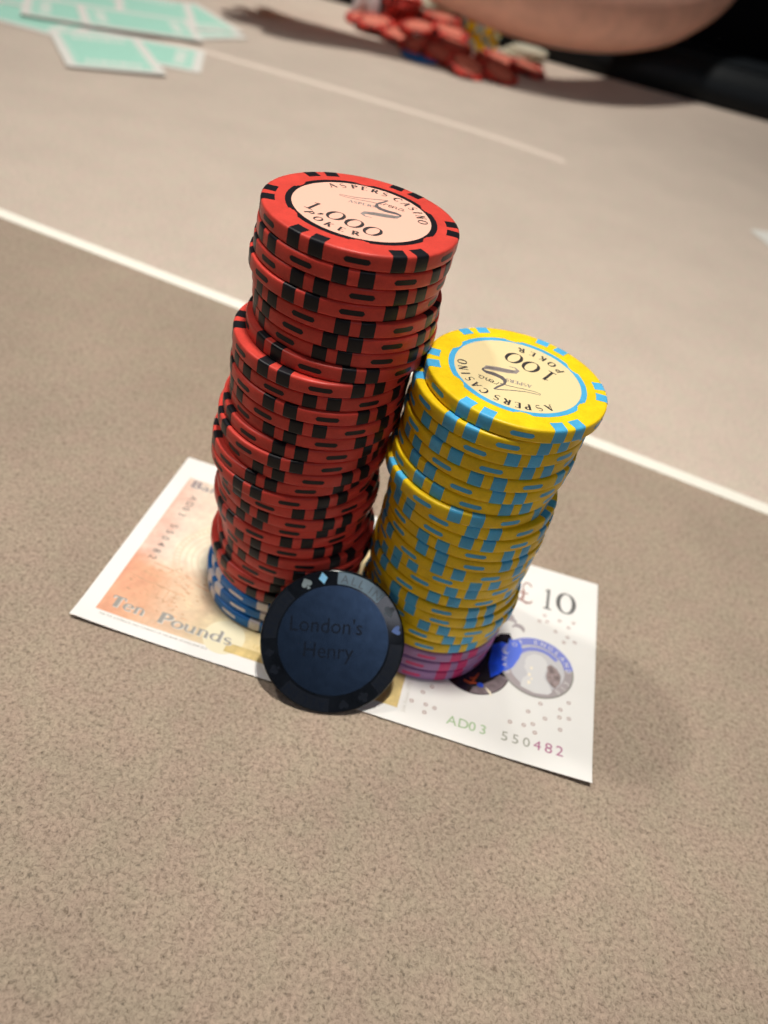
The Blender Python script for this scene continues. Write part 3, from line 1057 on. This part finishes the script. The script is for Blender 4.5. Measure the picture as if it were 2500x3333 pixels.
link("face", mesh_data("disc_face", V, F, M_DGLOSS, angle=40), disc)


def on_disc(name, fl, mt, lift=0.03):
    return link(name, fl.mesh(name, mt, DT + lift), disc)


on_disc("frosted_centre", Flat().poly(arc(0, 0.3, 13.05, 13.0, 0, 360, 96)[:-1]), M_DFROST)


def sector(a0, a1, r0, r1, n=14):
    return arc(0, 0, r1, r1, a0, a1, n) + list(reversed(arc(0, 0.15, r0, r0, a0, a1, n)))


for k, mt_, mtx in ((0, M_DSEG_LIT, M_CLUB), (1, M_DUNLIT, M_DTEXT), (2, M_DUNLIT, M_DTEXT), (3, M_DUNLIT, M_DTEXT)):
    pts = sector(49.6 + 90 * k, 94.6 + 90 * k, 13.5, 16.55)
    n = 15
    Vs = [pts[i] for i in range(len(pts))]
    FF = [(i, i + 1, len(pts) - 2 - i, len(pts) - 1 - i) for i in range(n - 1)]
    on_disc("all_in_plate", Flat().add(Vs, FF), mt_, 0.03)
    f = Flat()
    for ch, a in zip("ALLIN", (88, 79.5, 72, 62.5, 55)):
        V2, F2 = font_text(ch, 2.9, 1.0, 'CENTER')
        a = math.radians(a + 90 * k)
        f.add(V2, F2, lambda u, v, a=a: ((14.0 + v) * math.cos(a) + u * math.sin(a), (14.0 + v) * math.sin(a) - u * math.cos(a)))
    on_disc("all_in_lettering", f, mtx, 0.05)


def suit(name, kind, ang, r, s, mt_, rot=0.0):
    f = Flat()
    a = math.radians(ang)
    b = a - math.pi / 2 + rot

    def tf(u, v):
        return (r * math.cos(a) + (u * math.cos(b) - v * math.sin(b)) * s, r * math.sin(a) + (u * math.sin(b) + v * math.cos(b)) * s)

    def shape(pts):
        f.add(pts, [tuple(range(len(pts)))], tf)
    heart = [(0, -1), (.45, -.55), (.85, -.1), (.98, .3), (.85, .65), (.5, .82), (.2, .7), (0, .42), (-.2, .7), (-.5, .82), (-.85, .65), (-.98, .3), (-.85, -.1), (-.45, -.55)]
    if kind == 'diamond':
        shape([(0, -1), (.74, 0), (0, 1), (-.74, 0)])
    elif kind == 'heart':
        shape(heart)
    elif kind == 'spade':
        shape([(x * .95, -y * .85 + .15) for x, y in reversed(heart)])
        shape([(-.1, -.4), (-.32, -1), (.32, -1), (.1, -.4)])
    else:
        for cx, cy in ((0, .48), (-.5, -.18), (.5, -.18)):
            shape(arc(cx, cy, .47, .47, 0, 360, 16)[:-1])
        shape([(-.14, .2), (-.3, -1), (.3, -1), (.14, .2)])
    on_disc(name, f, mt_, 0.035)


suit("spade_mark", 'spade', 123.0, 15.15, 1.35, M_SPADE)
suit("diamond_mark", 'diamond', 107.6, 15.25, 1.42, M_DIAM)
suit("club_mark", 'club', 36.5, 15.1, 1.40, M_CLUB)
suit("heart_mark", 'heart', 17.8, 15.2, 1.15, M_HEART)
suit("club_mark", 'club', -53.0, 15.1, 1.3, M_DUNLIT)
suit("heart_mark", 'heart', -72.0, 15.1, 1.2, M_DUNLIT)
suit("spade_mark", 'spade', 213.0, 15.1, 1.3, M_DUNLIT)
suit("diamond_mark", 'diamond', 197.0, 15.1, 1.3, M_DUNLIT)
cs, sn = math.cos(.062), math.sin(.062)
for word, x, y, sz in (("London's", -10.9, 1.35, 5.15), ("Henry", -6.9, -4.35, 5.15)):
    V2, F2 = font_text(word, sz, 1.0)
    on_disc("engraved_word", Flat().add(V2, F2, lambda u, v: (x + u * .93 * cs - v * sn, y + u * .93 * sn + v * cs)), M_DTEXT, 0.05)

# ------------------------------------------------------------------ playing cards
M_CARD = grain(new_mat("card_white", (0.84, 0.84, 0.80), 0.35, spec=0.4), 300, 0.02)
M_MINT = grain(new_mat("card_mint", (0.43, 0.78, 0.66), 0.4, spec=0.4), 240, 0.05)
M_MINTP = new_mat("card_pale_print", (0.84, 0.88, 0.83), 0.4)


def rounded(w, h, r, n=5):
    out = []
    for cx, cy, a0 in ((w / 2 - r, h / 2 - r, 0), (-w / 2 + r, h / 2 - r, 90), (-w / 2 + r, -h / 2 + r, 180), (w / 2 - r, -h / 2 + r, 270)):
        out += arc(cx, cy, r, r, a0, a0 + 90, n)
    return out


def slab(pts, z0, z1):
    n = len(pts)
    V = [(x, y, z0) for x, y in pts] + [(x, y, z1) for x, y in pts]
    F = [tuple(reversed(range(n))), tuple(range(n, 2 * n))] + [(i, (i + 1) % n, n + (i + 1) % n, n + i) for i in range(n)]
    return V, F


CW, CH = 88.0, 63.0
V, F = slab(rounded(CW, CH, 3.2), 0, 0.32)
D_CARD = mesh_data("card_stock", V, F, M_CARD, smooth=False)
D_BACK = Flat().poly(rounded(CW - 13, CH - 13, 1.5)).mesh("card_back", M_MINT, 0.345)
pr = []
for sx in (-1, 1):
    f = Flat()
    for q in range(9):       # unreadable pale print near both ends of the back
        y = -16 + q * 4 + (q % 3) * .3
        f.add([(sx * 28 - 4, y - 1.5), (sx * 28 + 4, y - 1.5), (sx * 28 + 4, y + 1.3), (sx * 28 - 4, y + 1.3)], [(0, 1, 2, 3)])
    pr.append(f.mesh("card_pale_print", M_MINTP, 0.36))
f = Flat().stroke([(x, y) for x, y in rounded(CW - 17, CH - 17, 1.2)] + [rounded(CW - 17, CH - 17, 1.2)[0]], .5)
D_FRAME = f.mesh("card_frame_line", M_MINTP, 0.36)


def card(x, y, z, deg, label, tilt=(0, 0), back=True, group="mint backed cards in the loose heap"):
    o = thing("playing_card", label, "playing card", (x, y, z), (math.radians(tilt[0]), math.radians(tilt[1]), math.radians(deg)), group)
    link("card_stock", D_CARD, o)
    if back:
        link("back_panel", D_BACK, o)
        for d in pr:
            link("pale_print", d, o)
        link("frame_line", D_FRAME, o)
    return o


card(-306, 484, 0.3, 4, "mint backed card along the left edge of the card heap, half out of view", (0, .2))
card(-340, 528, 1.0, 17, "mint backed card at the far left corner of the heap, overlapping others", (.2, .2))
card(-300, 566, 1.0, 58, "mint backed card at the back of the heap under the wide fan", (0, 0))
card(-217, 481, 0.3, 20, "mint backed card poking out right from under the nearest card", (0, 0))
card(-232, 590, 0.7, 152, "mint backed card lowest in the right half of the heap", (0, 0))
card(-240, 613, 1.4, 140, "mint backed card at the right rear tip of the heap", (.3, 0))
card(-262, 600, 2.0, 118, "mint backed card lying across the back of the heap", (0, .2))
card(-248, 543, 2.6, 34, "mint backed card facing front across the middle of the heap", (-.3, .3))
card(-282, 524, 2.2, 29, "mint backed card left of the middle of the heap", (-.2, .3))
card(-227.5, 451, 1.3, -52, "mint backed card nearest the viewer at the front of the heap", (.5, -.5))
# white card entering at the right
card(281, 463, 0.2, 25, "white card whose pointed corner enters at the right edge", back=False, group=None)

# ------------------------------------------------------------------ loose chips by the rail
def far_kind(body, inlay, lab):
    V, F = lathe(BODY_PROF, 48)
    a = mesh_data(body + "_loose_body", V, F, M[body], angle=50)
    b = Flat().poly(arc(0, 0, .775 * R, .775 * R, 0, 360, 48)[:-1]).mesh("loose_inlay", M[inlay], TB + 0.02)
    c_ = Flat().poly(arc(0, 0, .69 * R, .69 * R, 0, 360, 48)[:-1]).mesh("loose_label", lab, TB + 0.04)
    return a, b, c_


M_LL = grain(new_mat("label_pink_shaded", (0.66, 0.21, 0.15), 0.4), 300, 0.3)  # same pink label, darkened for the heap's shade and its blurred lettering
FK = {"red": far_kind("red", "black", M_LL), "yellow": far_kind("yellow", "sky", M["label_yellow"]),
      "blue": far_kind("blue", "blue", M["blue"]), "ivory": far_kind("ivory", "ivory", M["ivory"])}


def loose(kind, x, y, z, rx, ry, label, group="loose chips heaped by the rail"):
    o = thing("poker_chip", label, "poker chip", (x, y, z), (math.radians(rx), math.radians(ry), random.uniform(0, 1)), group)
    a, b, c_ = FK[kind]
    link("body", a, o)
    link("inlay_ring", b, o)
    link("label", c_, o)
    for k in range(6):
        if kind == "red" or kind == "yellow":
            for s in (-1, 1):
                link("edge_spot", KIND[kind][1], o, rot=(0, 0, math.radians(60 * k + 30 + s * DELTA)))
    return o


P = [
    # (kind, x, y, z, tilt x, tilt y, label)
    ("red", -8, 692, 5.5, 16, 8, "red chip tilted toward the viewer at the front of the loose heap"),
    ("red", 20, 709, 4.5, 14, 14, "red chip lying just right of the foremost tilted one in the heap"),
    ("red", 8, 742, 4.5, 6, 12, "red chip behind the two foremost chips on the right of the heap"),
    ("red", 42, 768, 3.0, 4, 10, "red chip farthest right in the loose heap beside the rail"),
    ("red", 38, 790, 0.3, 0, 0, "red chip lying flat under the rightmost chip of the heap"),
    ("red", -58, 722, 5.0, 10, -10, "red chip lying in deep shade left of the foremost chips"),
    ("red", -36, 712, 6.0, 12, 6, "red chip leaning in the shaded middle of the heap"),
    ("red", -30, 740, 10.0, 9, 4, "red chip resting on the shaded middle chips of the heap"),
    ("red", -112, 762, 7.0, 9, -4, "red chip with its pink label showing at the left end of the heap"),
    ("red", -104, 778, 2.0, 4, 3, "red chip under the left end chip of the heap"),
    ("red", -86, 752, 3.5, 6, 9, "red chip between the left end and the shaded middle of the heap"),
    ("red", -70, 768, 12.0, 7, -6, "red chip on the left slope of the heap above the shaded chips"),
    ("red", -40, 770, 15.0, 10, 5, "red chip high in the middle of the heap before the small pile"),
    ("red", -128, 786, 3.0, 5, -8, "red chip farthest left in the loose heap beside the white pegs"),
    ("red", 14, 776, 3.0, 3, 8, "red chip at the back right of the heap before the ivory chips"),
    ("blue", -52, 704, 0.3, 0, 0, "blue chip half hidden at the front left of the loose heap"),
]
for a in P:
    loose(*a)
for q in range(7):
    loose("red", -52 + random.uniform(-2, 2), 796 + random.uniform(-2, 2), 0.3 + q * T, 0, 0,
          f"red chip, {('lowest', 'sixth from the top', 'fifth from the top', 'fourth from the top', 'third from the top', 'second from the top', 'top one')[q]} of the small red pile in the heap's middle")
for q in range(9):
    loose("red", -98 + random.uniform(-3, 3), 812 + random.uniform(-3, 3), 0.3 + q * T, 0, 0,
          f"red chip, {ORD[9 - q] + ' from the top' if q < 8 else 'topmost'} in the taller red pile at the back left")
for q in range(8):
    loose("yellow", -18 + random.uniform(-2.5, 2.5), 836 + random.uniform(-2, 2), 0.3 + q * T, 0, 0,
          f"yellow chip, {ORD[8 - q] + ' from the top' if q < 7 else 'topmost'} in the small yellow pile behind the red chips")
for q in range(3):
    loose("ivory", 26 + q * 5, 838 + random.uniform(-2, 2), 0.3 + q * T, 0, 0,
          f"ivory chip, {('lowest', 'middle', 'top')[q]} of the three right of the yellow pile")
for q in range(4):
    loose("ivory", -74 + q * 5, 842 + random.uniform(-2, 2), 20 + q * T, 8, 0,
          f"ivory chip, {('lowest', 'third', 'second', 'top')[q]} of the pale pile between the red and yellow piles")
for q, (x, y, rx, ry) in enumerate(((-141, 800, 62, 20), (-124, 796, 58, -15))):
    V, F = lathe([(4, 0), (6.5, .6), (7.2, 4), (7.2, 16), (6.5, 20), (4, 21)], 24)
    o = link("marker_peg", mesh_data("marker_peg", V, F, M["white"], angle=40), None, (x, y, 3.0), (math.radians(-8), math.radians(14 - 20 * q), 0))
    tag(o, f"small white rounded peg at the left end of the loose chips, {('left', 'right')[q]} of the two", "peg", "white pegs beside the chips")

# ------------------------------------------------------------------ the person across the table
M_SKIN = grain(new_mat("skin", (0.78, 0.44, 0.34), 0.5, spec=0.35), 60, 0.10, 0.10, 0.0006, 6)
b = M_SKIN.node_tree.nodes["Principled BSDF"]
b.inputs["Subsurface Weight"].default_value = 0.12
b.inputs["Subsurface Radius"].default_value = (0.006, 0.002, 0.001)
M_SHIRT = grain(new_mat("black_cotton", (0.006, 0.006, 0.008), 0.9, spec=0.2), 900, 0.3, 0.2, 0.0003)


def skinned(name, nodes, edges, mt, parent, sub=2):
    me = bpy.data.meshes.new(name)
    me.from_pydata([tuple(c_ * MM for c_ in p[:3]) for p in nodes], edges, [])
    o = link(name, me, parent)
    me.materials.append(mt)
    sk = o.modifiers.new("skin", 'SKIN')
    lay = me.skin_vertices[0].data if me.skin_vertices else None
    if lay is None:
        bm = bmesh.new()
        bm.from_mesh(me)
        bm.verts.layers.skin.verify()
        bm.to_mesh(me)
        bm.free()
        lay = me.skin_vertices[0].data
    for i, p in enumerate(nodes):
        lay[i].radius = ((p[3]) * MM, (p[4] if len(p) > 4 else p[3]) * MM)
        lay[i].use_root = (i == 0)
    sk.use_smooth_shade = True
    sb = o.modifiers.new("subdivision", 'SUBSURF')
    sb.levels = sb.render_levels = sub
    return o


person = thing("person", "person in black shirt with bare forearm hovering over the loose chips", "person", (200, 1000, -760))
off = Vector((200, 1000, -760))


def P_(lst):
    return [(x - off.x, y - off.y, z - off.z, *r) for x, y, z, *r in lst]


arm = P_([
    (226, 985, 330, 52), (203, 958, 200, 49), (184, 915, 96, 45), (146, 842, 76, 44), (104, 774, 71, 42), (60, 735, 69, 41), (8, 722, 69, 39), (-60, 714, 77, 34), (-108, 704, 80, 30, 22),
    (-138, 696, 74, 38, 19), (-172, 690, 66, 44, 19),
    (-200, 662, 56, 11), (-216, 658, 42, 10), (-212, 658, 30, 9.5),
    (-208, 682, 57, 11), (-226, 680, 42, 10), (-222, 679, 30, 9.5),
    (-208, 704, 57, 11), (-224, 705, 42, 10), (-220, 705, 30, 9.5),
    (-200, 724, 56, 10), (-212, 728, 42, 9.5), (-208, 729, 31, 9),
    (-140, 660, 62, 12), (-162, 646, 50, 10.5), (-182, 644, 40, 9.5)])
ed = [(i, i + 1) for i in range(10)] + [(10, 11), (11, 12), (12, 13), (10, 14), (14, 15), (15, 16), (10, 17), (17, 18), (18, 19), (10, 20), (20, 21), (21, 22), (9, 23), (23, 24), (24, 25)]
skinned("bare_arm", arm, ed, M_SKIN, person)
shirt = P_([(190, 1190, -60, 250, 130), (190, 1180, 120, 260, 135), (180, 1170, 290, 250, 130), (150, 1150, 430, 170, 110), (140, 1140, 520, 62, 62),
            (290, 1100, 430, 85), (240, 1010, 400, 70), (205, 960, 290, 64),
            (-20, 1090, 420, 85), (-110, 1070, 300, 72), (-150, 1050, 180, 64)])
skinned("black_shirt", shirt, [(0, 1), (1, 2), (2, 3), (3, 4), (3, 5), (5, 6), (6, 7), (3, 8), (8, 9), (9, 10)], M_SHIRT, person)
